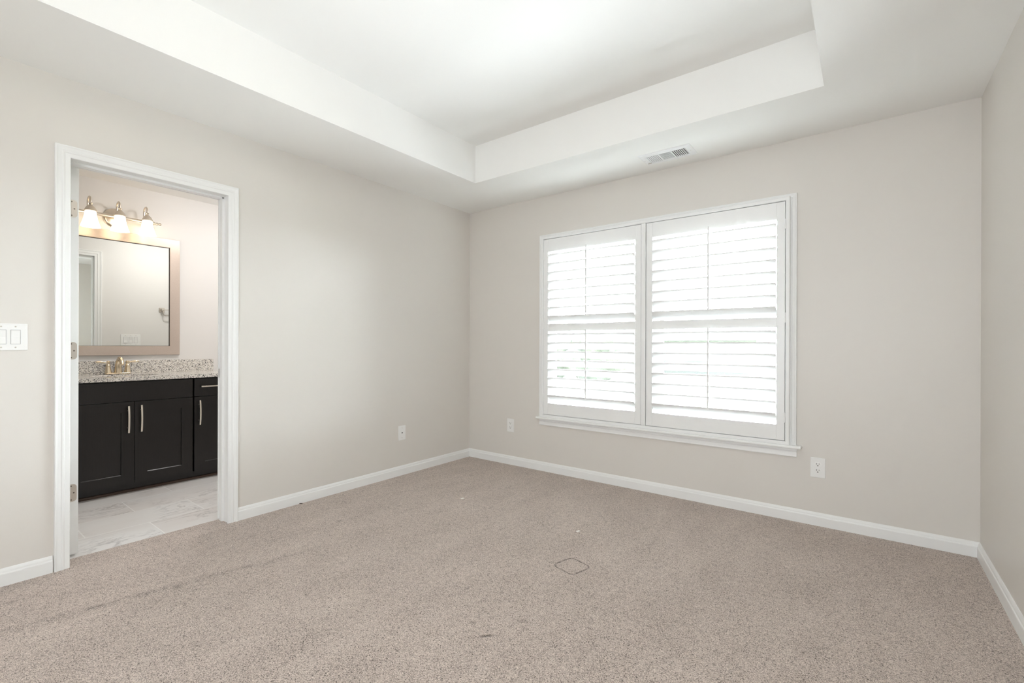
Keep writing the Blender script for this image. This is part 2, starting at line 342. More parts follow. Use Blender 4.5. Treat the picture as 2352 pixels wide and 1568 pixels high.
b = MB(); b.box(BX, -WT, BY1, BY1+0.1, 0, H); struct(b.build('wall_bathroom_right', 'bathwall'))
b = MB(); x0, x1 = -WT, -WT+0.004
b.box(x0, x1, BY0, DY0, 0, H); b.box(x0, x1, DY1, BY1, 0, H); b.box(x0, x1, DY0, DY1, DZ, H)
struct(b.build('wall_bathroom_front', 'bathwall'), 'bathroom side of the doorway wall')
# baseboards
BP = [(0, 0), (0.0135, 0), (0.0135, 0.054), (0.0125, 0.058), (0.0095, 0.061), (0.0085, 0.069), (0.0050, 0.0775), (0.003, 0.0805), (0, 0.0805)]
BPn = [(-a, c) for a, c in BP]
Z = (0, 0, 1)
def base(name, p, q, t0, t1, label): struct(MB().sweep([p, q], BP, Z, t0=t0, t1=t1).build(name, 'trim'), label)
# side = Z x tangent points to the left of the walking direction, so walk with the room on the left
base('baseboard_left', (0, 0, 0), (0, -2.191, 0), (-1, 0, 0), None, 'white baseboard between the doorway and the room corner')
base('baseboard_left', (0, -3.041, 0), (0, YR, 0), None, None, 'short white baseboard left of the doorway')
base('baseboard_back', (W, 0, 0), (0, 0, 0), (0, 1, 0), (0, -1, 0), 'white baseboard under the window')
base('baseboard_right', (W, YR, 0), (W, 0, 0), None, (-1, 0, 0), 'white baseboard along the right wall')
base('baseboard_bathroom', (BX, BY0, 0), (BX, -2.90, 0), None, None, None) if False else None
# doorway casing and jamb
CP = [(0, 0), (0, .009), (.003, .011), (.020, .0118), (.024, .0155), (.030, .0165), (.034, .0135), (.047, .0155), (.052, .0185), (.056, .0185), (.058, .016), (.058, 0)]
root = struct(bpy.data.objects.new('trim_1', None), 'white moulded casing and jamb around the bathroom doorway'); COL.objects.link(root); root.location = (0, -2.615, 0)
cy0, cy1, cz = -2.979, -2.251, 2.046
# N = +x ; side = N x t must point outwards from the opening
MB().sweep([(0, cy1, 0), (0, cy1, cz), (0, cy0, cz), (0, cy0, 0)], [(-a, c) for a, c in CP], (1, 0, 0)).build('door_casing', 'trim', root)
MB().sweep([(-WT, cy1, 0), (-WT, cy1, cz), (-WT, cy0, cz), (-WT, cy0, 0)], [(-a, -c) for a, c in CP], (1, 0, 0)).build('door_casing', 'trim', root)
b = MB(); b.box(-WT, 0.0, cy1+0.004, DY1, 0, cz+.006); b.box(-WT, 0.0, DY0, cy0-0.004, 0, cz+.006); b.box(-WT, 0.0, DY0, DY1, cz+0.004, DZ)
b.box(-0.098, -0.062, cy1-0.008, cy1+0.004, 0, cz); b.box(-0.098, -0.062, cy0-0.004, cy0+0.008, 0, cz); b.box(-0.098, -0.062, cy0, cy1, cz-0.008, cz+.004)
b.build('door_jamb', 'trim', root)
b = MB(); b.box(-WT-0.0015, -0.100, cy1+0.0015, cy1+0.0055, 0.905, 0.962, .0008); b.build('strike_plate', 'hinge', root)
# door leaf, swung open 90 degrees into the bathroom; only its hinge edge shows
root = struct(bpy.data.objects.new('door_1', None), 'white bathroom door swung open, only its hinge edge showing'); COL.objects.link(root); root.location = (-0.142, -2.94, 0.012)
b = MB(); b.box(-0.852, -0.142, -2.957, -2.922, 0.012, 2.048, 0.0015)
b.build('door_leaf', 'trim', root)
for (za, zb) in ((1.15, 1.93), (0.22, 0.98)):
    for (ya, yb) in ((-2.9225, -2.919), (-2.960, -2.9565)):
        b = MB(); yy = ya if ya > -2.93 else yb
        b.sweep([(-0.75, yy, za), (-0.75, yy, zb), (-0.25, yy, zb), (-0.25, yy, za)], [(0, 0), (0, .004), (.012, .006), (.02, .003), (.02, 0)], (0, 1 if ya > -2.93 else -1, 0), closed=True); b.build('door_panel_moulding', 'trim', root)
for zc in (1.828, 1.082, 0.3355):
    b = MB(); n = 8; r = 0.016; ys, ye = -2.957, -2.9285; z0, z1 = zc-0.0455, zc+0.0455
    pts = [(ys, z0), (ye-r, z0)]+[(ye-r+r*math.cos(a), z0+r+r*math.sin(a)) for a in [(-PI/2)+PI/2*i/n for i in range(1, n+1)]]
    pts += [(ye-r+r*math.cos(a), z1-r+r*math.sin(a)) for a in [PI/2*i/n for i in range(0, n+1)]]+[(ys, z1)]
    f = [b.bm.verts.new((-0.1405, y, z)) for y, z in pts]; bk = [b.bm.verts.new((-0.1425, y, z)) for y, z in pts]
    b.bm.faces.new(f); b.bm.faces.new(bk[::-1])
    for i in range(len(pts)): b.bm.faces.new((f[i], bk[i], bk[(i+1) % len(pts)], f[(i+1) % len(pts)]))
    b.tube([(-0.139, -2.959, z0), (-0.139, -2.959, z1)], 0.006, 10)
    hg = b.build('hinge', 'hinge', root)
    b = MB()
    for dy, dz in ((-2.951, .036), (-2.940, 0), (-2.951, -.036)): b.lathe((-0.1405, dy, zc+dz), (1, 0, 0), [(0.0036, 0), (0.0034, 0.0006), (0, 0.0007)], 12)
    b.build('hinge_screw', 'screw', hg)

# ------------------------------------------------------------------ window, trim and shutters
win = struct(bpy.data.objects.new('window_1', None), 'wide twin window in white casing with a projecting sill'); COL.objects.link(win); win.location = (1.83, 0, 0.48)
MB().sweep([(2.751, 0, 0.486), (2.751, 0, 2.036), (0.910, 0, 2.036), (0.910, 0, 0.486)], [(-a, c*1.05) for a, c in CP], (0, -1, 0)).build('window_casing', 'trim', win)
b = MB(); b.box(0.838, 2.838, -0.058, 0.06, 0.468, 0.4865, 0.006, 3); b.build('window_sill', 'trim', win)
b = MB(); b.sweep([(0.852, 0, 0.411), (2.811, 0, 0.411)], [(0, 0), (0, .017), (.004, .0185), (.010, .0155), (.030, .0135), (.036, .0165), (.042, .012), (.056, .0105), (.057, 0)], (0, -1, 0)); b.build('window_apron', 'trim', win)
b = MB(); b.box(WX0-.001, WX0+.012, 0, .13, WZ0, WZ1); b.box(WX1-.012, WX1+.001, 0, .13, WZ0, WZ1); b.box(WX0, WX1, 0, .13, WZ1-.012, WZ1+.001); b.build('window_jamb', 'trim', win)
for (xa, xb) in ((0.897, 1.80), (1.86, 2.763)):
    b = MB(); fz0, fz1 = 0.4865, 2.060
    b.box(xa, xa+.035, .07, .13, fz0, fz1); b.box(xb-.035, xb, .07, .13, fz0, fz1); b.box(xa, xb, .07, .13, fz0, fz0+.035); b.box(xa, xb, .07, .13, fz1-.035, fz1); fr_ = b.build('window_frame', 'vinyl', win)
    for (za, zb, yy) in ((0.5215, 1.285, .085), (1.255, 2.025, .112)):
        b = MB(); xl, xr = xa+.035, xb-.035
        b.box(xl, xl+.032, yy-.013, yy+.013, za, zb); b.box(xr-.032, xr, yy-.013, yy+.013, za, zb); b.box(xl, xr, yy-.013, yy+.013, za, za+.04); b.box(xl, xr, yy-.013, yy+.013, zb-.03, zb); sh_ = b.build('sash', 'vinyl', win)
        b = MB(); b.box(xl+.03, xr-.03, yy-.002, yy+.002, za+.038, zb-.028); b.build('glass_pane', 'glass', win)
b = MB(); b.box(1.80, 1.86, .06, .135, 0.4865, 2.060); b.build('mullion', 'vinyl', win)
# shutter frame standing proud of the casing
FY = -0.046
b = MB(); prof = [(0, 0.006), (0, .040), (-.004, .046), (-.020, .046), (-.0245, .042), (-.0245, 0.004)]
b.sweep([(2.750, 0, 0.509), (2.750, 0, 2.048), (0.9075, 0, 2.048), (0.9075, 0, 0.509)], [(a, c) for a, c in prof], (0, -1, 0), closed=True)
b.box(1.799, 1.8325, FY, -0.004, 0.509, 2.048, 0.003)
b.build('shutter_frame', 'shutter', win)
b = MB()  # rebate the panels close against
b.box(2.738, 2.752, -0.010, -0.004, 0.509, 2.048); b.box(0.905, 0.919, -0.010, -0.004, 0.509, 2.048); b.box(1.787, 1.845, -0.010, -0.004, 0.509, 2.048)
b.box(.905, 2.752, -0.010, -0.004, 2.036, 2.050); b.box(.905, 2.752, -0.010, -0.004, 0.507, 0.521)
b.build('shutter_stop', 'shutter', win)
LW, LT, TILT = 0.0445, 0.0052, math.radians(40)
PV = -0.026
def shutter(xl, xr, rodx, hinge_left, label):
    root = thing('plantation_shutter', ((xl+xr)/2, -0.026, 0.512), label, 'shutter', 'plantation shutter panels on the bedroom window')
    y0, y1 = -0.040, -0.012; z0, z1 = 0.5125, 2.0445; sw = 0.047
    for a, c in ((xl, xl+sw), (xr-sw, xr)):
        b = MB(); b.box(a, c, y0, y1, z0, z1, 0.0016); b.build('stile', 'shutter', root)
    for a, c in ((z0, 0.612), (1.240, 1.304), (1.935, z1)):
        b = MB(); b.box(xl+sw, xr-sw, y0+.0006, y1-.0006, a, c, 0.0012); b.build('rail', 'shutter', root)
    la, lb = xl+sw+.0015, xr-sw-.0015
    n = 16
    def louver_mb(zc):
        b = MB(); A, B = [], []
        for i in range(n):
            t = 2*PI*i/n; ca, sa = math.cos(t), math.sin(t)
            u = LW*math.copysign(abs(ca)**0.75, ca); v = LT*math.copysign(abs(sa)**0.9, sa)
            # u runs from the outside edge (low) to the room edge (high)
            yy = -u*math.cos(TILT)+v*math.sin(TILT)*-1; zz = u*math.sin(TILT)-v*math.cos(TILT)
            A.append(b.bm.verts.new((la, PV+yy, zc+zz))); B.append(b.bm.verts.new((lb, PV+yy, zc+zz)))
        for i in range(n): b.bm.faces.new((A[i], A[(i+1) % n], B[(i+1) % n], B[i]))
        b.bm.faces.new(A[::-1]); b.bm.faces.new(B); return b
    louvers = [1.8795-0.0763*i for i in range(8)]+[1.1905-0.0760*i for i in range(8)]
    for zc in louvers: louver_mb(zc).build('louver', 'shutter', root, True)
    ye = PV-LW*math.cos(TILT)
    for a, c in ((1.369, 1.948), (0.676, 1.250)):
        b = MB(); b.box(rodx-.005, rodx+.005, ye-.0125, ye-.0035, a, c, 0.002); b.build('tilt_rod', 'shutter', root)
    hx = xl-0.0015 if hinge_left else xr+0.0015
    for zc in (1.90, 1.30, 0.66):
        b = MB(); b.tube([(hx, y0-.003, zc-.032), (hx, y0-.003, zc+.032)], 0.0042, 10); b.box(hx-.010, hx+.010, y0-.0022, y0+.001, zc-.03, zc+.03, .0006); b.build('hinge', 'shutter', root)
    return root
shutter(0.9105, 1.7955, 1.339, True, 'white plantation shutter on the left half of the window, nearer the room corner')
shutter(1.8365, 2.7470, 2.288, False, 'white plantation shutter on the right half of the window, nearer the duplex outlet')

# unseen window added behind the camera as fill light
win2 = struct(bpy.data.objects.new('window_2_fill', None)); COL.objects.link(win2); win2.location = (2.8, YR, 0.55)
b = MB(); yc = YR-0.06
for a in (RX0, (RX0+RX1)/2-.03, RX1-.06): b.box(a, a+.06, yc-.03, yc+.03, RZ0, RZ1)
for c in (RZ0, (RZ0+RZ1)/2-.02, RZ1-.05): b.box(RX0, RX1, yc-.03, yc+.03, c, c+.05)
b.build('window_frame', 'vinyl', win2)
MB().sweep([(RX0, YR, RZ0), (RX1, YR, RZ0), (RX1, YR, RZ1), (RX0, YR, RZ1)], [(-a, c) for a, c in CP], (0, 1, 0), closed=True).build('window_casing', 'trim', win2)

# ------------------------------------------------------------------ wall plates
def plate(b, x0, x1, z0, z1): pass
def xf(origin, ux, uy, uz):
    """place a mesh built in plate space (u right, v up, n out of the wall)"""
    return Matrix(((ux[0], uy[0], uz[0], origin[0]), (ux[1], uy[1], uz[1], origin[1]), (ux[2], uy[2], uz[2], origin[2]), (0, 0, 0, 1)))
def place(o, mx):
    o.data.transform(mx)
    if mx.to_3x3().determinant() < 0: o.data.flip_normals()
def plate_thing(name, origin, ux, nz, label, cat, group, parts):
    root = thing(name, origin, label, cat, group); mx = xf(origin, ux, (0, 0, 1), nz)
    def walk(lst, par):
        for pn, mb, mm, kids in lst:
            me = mb; me.bm.transform(mx); o = me.build(pn, mm, par); walk(kids, o)
    walk(parts, root); return root
def scr(u, v, n0=0.006, r=0.0032): return MB().lathe((u, v, n0), (0, 0, 1), [(r, 0), (r*.9, .0006), (0, .0009)], 12)
def duplex(origin, label):
    parts = [('cover_plate', MB().box(-.039, .039, -.062, .062, 0, .0062, .0028, 3), 'plastic', [])]
    for vz in (.0195, -.0195):
        b = MB(); n = 20; pts = []
        for i in range(n):
            a = 2*PI*i/n; pts.append((.0172*math.cos(a), max(-.0135, min(.0135, .0172*math.sin(a)))))
        f = [b.bm.verts.new((u, vz+v, .0078)) for u, v in pts]; k_ = [b.bm.verts.new((u*1.03, vz+v*1.03, .0055)) for u, v in pts]
        b.bm.faces.new(f)
        for i in range(n): b.bm.faces.new((k_[i], k_[(i+1) % n], f[(i+1) % n], f[i]))
        h = MB(); h.box(-.0076, -.0054, vz+.0005, vz+.0095, .0070, .0081); h.box(.0054, .0074, vz+.0015, vz+.0085, .0070, .0081)
        h.lathe((0, vz-.0065, .0070), (0, 0, 1), [(.0032, 0), (.0032, .0012), (0, .0012)], 14)
        parts.append(('socket', b, 'plastic', [('socket_slots', h, 'hole', [])]))
    parts.append(('screw', scr(0, 0), 'plastic', []))
    return plate_thing('wall_outlet', origin, (1, 0, 0), (0, -1, 0), label, 'outlet', 'duplex outlets on the window wall', parts)
duplex((0.5225, 0, 0.366), 'white duplex outlet low on the window wall, left of the window near the corner')
duplex((2.923, 0, 0.360), 'white duplex outlet low on the window wall, right of the window sill')
# cable jack plate on the left wall  (u along -y so that u x v = n = +x ... u=+y)
b = MB().box(-.0095, .0095, -.008, .008, .0055, .0072, .0012); h = MB().box(-.0058, .0058, -.004, .0045, .0066, .0076)
plate_thing('data_jack_plate', (0, -0.866, 0.362), (0, 1, 0), (1, 0, 0), 'white wall plate with one small dark jack, on the left wall near the corner', 'wall plate', None,
            [('cover_plate', MB().box(-.039, .039, -.062, .062, 0, .0062, .0028, 3), 'plastic', []), ('jack', b, 'plastic', [('jack_opening', h, 'hole', [])]), ('screw', scr(0, .042), 'hinge', []), ('screw', scr(0, -.042), 'hinge', [])])
def switch(origin, ux, nz, n, w_, label, name, on):
    parts = [('cover_plate', MB().box(-w_/2, w_/2, -.0625, .0625, 0, .0062, .0028, 3), 'plastic', [])]
    for i in range(n):
        u = (i-(n-1)/2)*.046
        fr_ = MB(); fr_.sweep([(u-.0165, -.0335, .0058), (u+.0165, -.0335, .0058), (u+.0165, .0335, .0058), (u-.0165, .0335, .0058)], [(0, 0), (0, .0011), (-.0022, .0011), (-.0022, 0)], (0, 0, 1), closed=True)
        rk = MB(); s_ = 1 if on[i] else -1
        pr = [(-.0315, .004), (.0315, .004), (.0315, .0078 if s_ > 0 else .0112), (0, .0076), (-.0315, .0112 if s_ > 0 else .0078)]
        A = [rk.bm.verts.new((u-.0148, v, n_)) for v, n_ in pr]; B = [rk.bm.verts.new((u+.0148, v, n_)) for v, n_ in pr]
        rk.bm.faces.new(A[::-1]); rk.bm.faces.new(B)
        for q in range(5): rk.bm.faces.new((A[q], A[(q+1) % 5], B[(q+1) % 5], B[q]))
        gp = MB().sweep([(u-.0165, -.0335, .0058), (u+.0165, -.0335, .0058), (u+.0165, .0335, .0058), (u-.0165, .0335, .0058)], [(.0002, 0), (.0002, .0006), (.0016, .0006), (.0016, 0)], (0, 0, 1), closed=True)  # grey ring laid around the rocker as the shade in its gap
        parts.append(('rocker', rk, 'plastic', [('rocker_surround', fr_, 'ventwhite', []), ('rocker_gap_shade', gp, 'gap', [])]))
        parts.append(('screw', scr(u, .0485), 'hinge', [])); parts.append(('screw', scr(u, -.0485), 'hinge', []))
    return plate_thing(name, origin, ux, nz, label, 'switch', None, parts)
switch((0, -3.1915, 1.1495), (0, 1, 0), (1, 0, 0), 2, 0.126, 'white double rocker switch plate on the bedroom wall left of the doorway', 'light_switch', (1, 0))
switch((-WT, -1.943, 1.162), (0, -1, 0), (-1, 0, 0), 3, 0.176, 'white triple rocker switch plate seen reflected in the bathroom mirror', 'light_switch', (0, 0, 1))

# ceiling register
root = thing('ceiling_vent', (2.067, -0.258, H), 'white rectangular ceiling air register above the window', 'vent')
b = MB(); vx0, vx1, vy0, vy1 = 1.890, 2.240, -0.355, -0.161; zt = H-0.0005
banks = [(1.932, 2.030), (2.036, 2.106), (2.114, 2.202)]
banks = [(1.934, 2.020), (2.026, 2.106), (2.112, 2.198)]
ix0, ix1, iy0, iy1 = 1.934, 2.198, -0.312, -0.196
b.sweep([(ix0, iy0, zt), (ix1, iy0, zt), (ix1, iy1, zt), (ix0, iy1, zt)], [(0, 0), (0, .006), (.006, .009), (.034, .007), (.042, .002), (.0425, 0)], (0, 0, -1), closed=True)
b.box(2.020, 2.027, iy0, iy1, zt-.009, zt); b.box(2.105, 2.112, iy0, iy1, zt-.009, zt)
b.build('vent_frame', 'ventwhite', root)
b = MB(); b.box(ix0, ix1, iy0, iy1, zt-.0012, zt-.0002); b.build('vent_dark_backing', 'duct', root)  # dark sheet standing in for the unlit duct behind the slots
def bank(xa, xb, axis, n, bar, ang):
    """stamped face: flush bars with slots between them and a slanted fin behind each slot"""
    b = MB(); L = (xb-xa) if axis == 'y' else (iy1-iy0); p = L/n
    for i in range(n+1):
        c = (xa if axis == 'y' else iy0)+i*p; lo, hi = max(c-bar*p/2, xa if axis == 'y' else iy0), min(c+bar*p/2, xb if axis == 'y' else iy1)
        if axis == 'y': b.box(lo, hi, iy0, iy1, zt-.0088, zt-.0076)
        else: b.box(xa, xb, lo, hi, zt-.0088, zt-.0076)
    for i in range(n if ang is not None else 0):
        c = (xa if axis == 'y' else iy0)+(i+.5)*p; d = .5*p*math.cos(ang); e = .0034*math.sin(ang)
        z_ = zt-.0042
        if axis == 'y': b.quad((c-d, iy0, z_-e), (c+d, iy0, z_+e), (c+d, iy1, z_+e), (c-d, iy1, z_-e))
        else: b.quad((xa, c-d, z_-e), (xb, c-d, z_-e), (xb, c+d, z_+e), (xa, c+d, z_+e))
    return b
bank(*banks[0], 'y', 7, .66, -0.6).build('vent_louvers', 'ventwhite', root)
bank(*banks[1], 'x', 9, .42, 1.0).build('vent_louvers', 'ventwhite', root)
bank(*banks[2], 'y', 7, .42, None).build('vent_louvers', 'ventwhite', root)
for xx in (1.908, 2.222):
    b = MB(); b.lathe((xx, -0.256, zt-.0068), (0, 0, -1), [(.0042, 0), (.0038, .001), (0, .0013)], 12); b.build('screw', 'hinge', root)
b = MB(); b.box(1.912, 1.935, -.203, -.199, zt-.0125, zt-.0065, .0008); b.build('damper_lever', 'hinge', root)

# ------------------------------------------------------------------ bathroom vanity
FX = -1.190; CX = -1.2085; BK = BX+0.001
def shaker_door(b, ya, yb, za, zb, fx=FX, rail=0.078):
    t = 0.019; b.box(fx-t, fx-0.0085, ya+.01, yb-.01, za+.01, zb-.01)
    b.box(fx-t, fx, ya, ya+rail, za, zb); b.box(fx-t, fx, yb-rail, yb, za, zb)
    zr = za+rail-.006; b.box(fx-t, fx, ya+rail, yb-rail, za, zr-.0045)
    b.sweep([(fx, ya+rail, zr-.0045), (fx, yb-rail, zr-.0045)], [(0, 0), (0, .0001), (.0045, .0045), (.0105, .0045), (.0105, 0)], Z); b.box(fx-t, fx, ya+rail, yb-rail, zb-rail, zb)
    return b
def pull(parent, ya, yb, za, zb):
    L = max(abs(yb-ya), abs(zb-za)); vert = abs(zb-za) > abs(yb-ya); n = 14; b = MB(); yc, zc = (ya+yb)/2, (za+zb)/2
    R_ = []
    for i in range(n+1):
        s_ = (i/n-.5); out_ = FX+0.026+0.010*(1-4*s_*s_)
        q = (yc, zc+s_*L) if vert else (yc+s_*L, zc); R_.append((out_, *q))
    prev = None; w2, d2 = .0052, .0035
    for (x, y, z) in R_:
        c = [(x-d2, -w2), (x+d2, -w2), (x+d2, w2), (x-d2, w2)]
        r = [b.bm.verts.new((a, y+o, z) if vert else (a, y, z+o)) for a, o in c]
        if prev:
            for j in range(4): b.bm.faces.new((prev[j], prev[(j+1) % 4], r[(j+1) % 4], r[j]))
        else: b.bm.faces.new(r[::-1])
        prev = r
    b.bm.faces.new(prev)
    for s_ in (-.32, .32):
        q = (yc, zc+s_*L) if vert else (yc+s_*L, zc); b.tube([(FX-.001, *q), (FX+.029, *q)], .0042, 10)
    o = b.build('handle', 'pull', parent, True); o['label'] = 'satin nickel bar pull'; return o
def cabinet(name, ya, yb, label):
    root = thing(name, (-1.45, (ya+yb)/2, 0), label, 'cabinet', None)
    b = MB(); b.box(BK, CX, ya, ya+.016, 0.075, 0.843); b.box(BK, CX, yb-.016, yb, 0.075, 0.843); b.box(BK, CX, ya, yb, 0.075, 0.093); b.box(BK, BK+.006, ya, yb, .075, .843)
    b.box(CX-.018, CX, ya, yb, .80, .843); b.box(CX-.018, CX, ya, ya+.04, .075, .843); b.box(CX-.018, CX, yb-.04, yb, .075, .843); b.box(CX-.018, CX, ya, yb, .66, .71); b.box(-1.274, -1.258, ya, yb, 0.0, 0.08); b.box(BK, -1.26, ya, ya+.016, 0, .08); b.box(BK, -1.26, yb-.016, yb, 0, .08); b.build('cabinet_body', 'cab', root)
    b = MB(); b.sweep([(-1.258, ya, 0), (-1.258, yb, 0)], [(0, 0), (-.014, 0), (-.014, .010), (-.010, .017), (0, .020)], Z); b.build('shoe_moulding', 'toe', root)
    return root
sink = cabinet('sink_base_cabinet', -2.812, -2.0365, 'wide espresso sink base cabinet with two shaker doors below the faucet')
b = MB(); b.box(FX-.019, FX, -2.806, -2.0428, 0.6905, 0.835, .0012); b.build('false_drawer_front', 'cab', sink)
for (ya, yb, hy) in ((-2.806, -2.4262, -2.4655), (-2.4228, -2.0428, -2.388)):
    d = shaker_door(MB(), ya, yb, 0.078, 0.6855).build('door', 'cab', sink); pull(d, hy, hy, 0.458, 0.658)
side = cabinet('drawer_base_cabinet', -2.0365, -1.690, 'narrow espresso base cabinet with drawer over one shaker door, right of sink cabinet')
b = MB(); b.box(FX-.019, FX, -2.0302, -1.696, 0.6905, 0.835, .0012); d = b.build('drawer', 'cab', side); pull(d, -1.988, -1.738, .771, .771)
d = shaker_door(MB(), -2.0302, -1.696, 0.078, 0.6855).build('door', 'cab', side); pull(d, -1.9975, -1.9975, 0.458, 0.658)
# countertop with oval sink cut-out
top = thing('vanity_countertop', (-1.45, -2.25, 0.845), 'speckled black and white granite vanity top with backsplash', 'countertop')
def slab():
    b = MB(); x0, x1, y0, y1, za, zb = BK, -1.170, -2.835, -1.672, 0.8445, 0.873; cx_, cy_, rx, ry = -1.435, -2.424, .165, .215
    n = 48; ov = [(cx_+rx*math.cos(2*PI*i/n), cy_+ry*math.sin(2*PI*i/n)) for i in range(n)]
    def toouter(px, py):
        dx, dy = px-cx_, py-cy_; tt = min(((x1-cx_)/dx if dx > 1e-9 else (x0-cx_)/dx if dx < -1e-9 else 1e9), ((y1-cy_)/dy if dy > 1e-9 else (y0-cy_)/dy if dy < -1e-9 else 1e9)); return (cx_+dx*tt, cy_+dy*tt)
    angs = [2*PI*i/n for i in range(n)]
    for cxx, cyy in ((x0, y0), (x1, y0), (x1, y1), (x0, y1)): angs.append(math.atan2((cyy-cy_)/ry, (cxx-cx_)/rx) % (2*PI))
    angs.sort(); inn = [(cx_+rx*math.cos(a), cy_+ry*math.sin(a)) for a in angs]; ou = [toouter(*p) for p in inn]; k_ = len(angs)
    V = {}
    for nm, pts, z in (('it', inn, zb), ('ib', inn, za), ('ot', ou, zb), ('ob', ou, za)): V[nm] = [b.bm.verts.new((*p, z)) for p in pts]
    for i in range(k_):
        j = (i+1) % k_
        b.bm.faces.new((V['it'][i], V['it'][j], V['ot'][j], V['ot'][i])); b.bm.faces.new((V['ib'][j], V['ib'][i], V['ob'][i], V['ob'][j]))
        b.bm.faces.new((V['ot'][i], V['ot'][j], V['ob'][j], V['ob'][i])); b.bm.faces.new((V['it'][j], V['it'][i], V['ib'][i], V['ib'][j]))
    return b
slab().build('counter_slab', 'granite', top)
b = MB(); b.box(BK, -1.709, -2.835, -1.700, 0.8732, 0.980, .0012); b.build('backsplash', 'granite', top)
b = MB(); n = 40; rings = []
for f, zz in ((1.06, .8443), (1.0, .8443), (.97, .80), (.82, .745), (.5, .722), (.10, .718)):
    rings.append([b.bm.verts.new((-1.435+.165*f*math.cos(2*PI*i/n), -2.424+.215*f*math.sin(2*PI*i/n), zz)) for i in range(n)])
for A, B in zip(rings, rings[1:]):
    for i in range(n): b.bm.faces.new((A[i], A[(i+1) % n], B[(i+1) % n], B[i]))
b.bm.faces.new(rings[-1]); b.build('sink_basin', 'porcelain', top, True)
# faucet
FXC = -1.640; YC = -2.424
fa = thing('bathroom_faucet', (FXC, YC, 0.873), 'champagne metal two handle faucet standing at the back of the granite top', 'faucet')
b = MB(); zt0 = .873; pts = []
n = 8
for i in range(n+1): a = PI/2+PI*i/n; pts.append((FXC+.026*math.cos(a+PI/2), YC-.052+.026*math.sin(a+PI/2)))
b = MB(); b.box(FXC-.025, FXC+.025, YC-.080, YC+.080, zt0, zt0+.013, .006, 3); b.build('base_plate', 'gold', fa, True)
b = MB()
sp = [(FXC, YC, zt0+.010), (FXC+.002, YC, zt0+.045), (FXC+.010, YC, zt0+.085), (FXC+.026, YC, zt0+.113), (FXC+.052, YC, zt0+.128), (FXC+.082, YC, zt0+.124), (FXC+.106, YC, zt0+.104), (FXC+.116, YC, zt0+.080)]
b.tube(sp, [.026, .0225, .0195, .0175, .0165, .0155, .0145, .0135], 20); b.build('spout', 'gold', fa, True)
for sg in (-1, 1):
    yh = YC+sg*.062
    b = MB(); b.lathe((FXC, yh, zt0+.010), Z, [(.0235, 0), (.0225, .008), (.018, .030), (.0150, .054), (.0145, .058), (.0165, .061), (.0150, .066), (.010, .072), (.0095, .078), (.0130, .086), (.0125, .094), (.006, .100), (0, .101)], 24); hd = b.build('handle', 'gold', fa, True)
    b = MB(); b.tube([(FXC, yh+sg*.004, zt0+.099), (FXC+.001, yh+sg*.020, zt0+.099), (FXC+.002, yh+sg*.045, zt0+.101), (FXC+.003, yh+sg*.068, zt0+.102), (FXC+.003, yh+sg*.078, zt0+.102)], [.006, .0062, .0088, .0078, .0035], 14); b.build('lever', 'gold', hd, True)
# mirror
mi = thing('vanity_mirror', (-1.72, -2.43, 1.025), 'rectangular wall mirror in a wide brushed taupe frame above the vanity', 'mirror')
my0, my1, mz0, mz1 = -2.876, -1.972, 1.025, 2.043; fwid = .0765
b = MB(); b.sweep([(BK, my0, mz0), (BK, my1, mz0), (BK, my1, mz1), (BK, my0, mz1)], [(0, 0), (0, .018), (.002, .021), (fwid-.002, .021), (fwid, .019), (fwid, 0)], (1, 0, 0), closed=True); b.build('mirror_frame', 'frame', mi)
b = MB(); b.sweep([(BK, my0+fwid, mz0+fwid), (BK, my1-fwid, mz0+fwid), (BK, my1-fwid, mz1-fwid), (BK, my0+fwid, mz1-fwid)], [(0, 0), (0, .0195), (.0028, .0195), (.0028, 0)], (1, 0, 0), closed=True); b.build('frame_shadow_line', 'lip_shadow', mi)  # dark strip standing in for the frame's shadow on the glass
b = MB(); b.box(BK, BK+.010, my0+fwid, my1-fwid, mz0+fwid, mz1-fwid); b.build('mirror_glass', 'mirror', mi)
# three-lamp vanity light
vl = thing('vanity_light', (BX, -2.43, 2.15), 'three lamp brushed nickel vanity light with glowing bell shades above the mirror', 'wall light')
LX = -1.662; LZ = 2.149; LYC = -2.428
b = MB(); b.lathe((BK, LYC+.002, 2.15), (1, 0, 0), [(0, 0), (.078, 0), (.078, .006), (.072, .010), (.070, .014), (.062, .018), (.030, .022), (.012, .024), (.012, LX-BK-.012), (0, LX-BK-.010)], 40); b.build('backplate', 'nickel', vl, True)
b = MB(); b.tube([(LX, LYC-.245, LZ), (LX, LYC+.245, LZ)], .0125, 18); br_ = b.build('crossbar', 'nickel', vl, True)
for sg in (-1, 1):
    b = MB(); b.lathe((LX, LYC+sg*.2452, LZ), (0, sg, 0), [(.0125, 0), (.016, .004), (.010, .010), (.0075, .014), (.011, .022), (.012, .028), (.0075, .036), (.0105, .044), (.0115, .050), (.007, .056), (0, .058)], 18); b.build('finial', 'nickel', br_, True)
SXX = -1.575
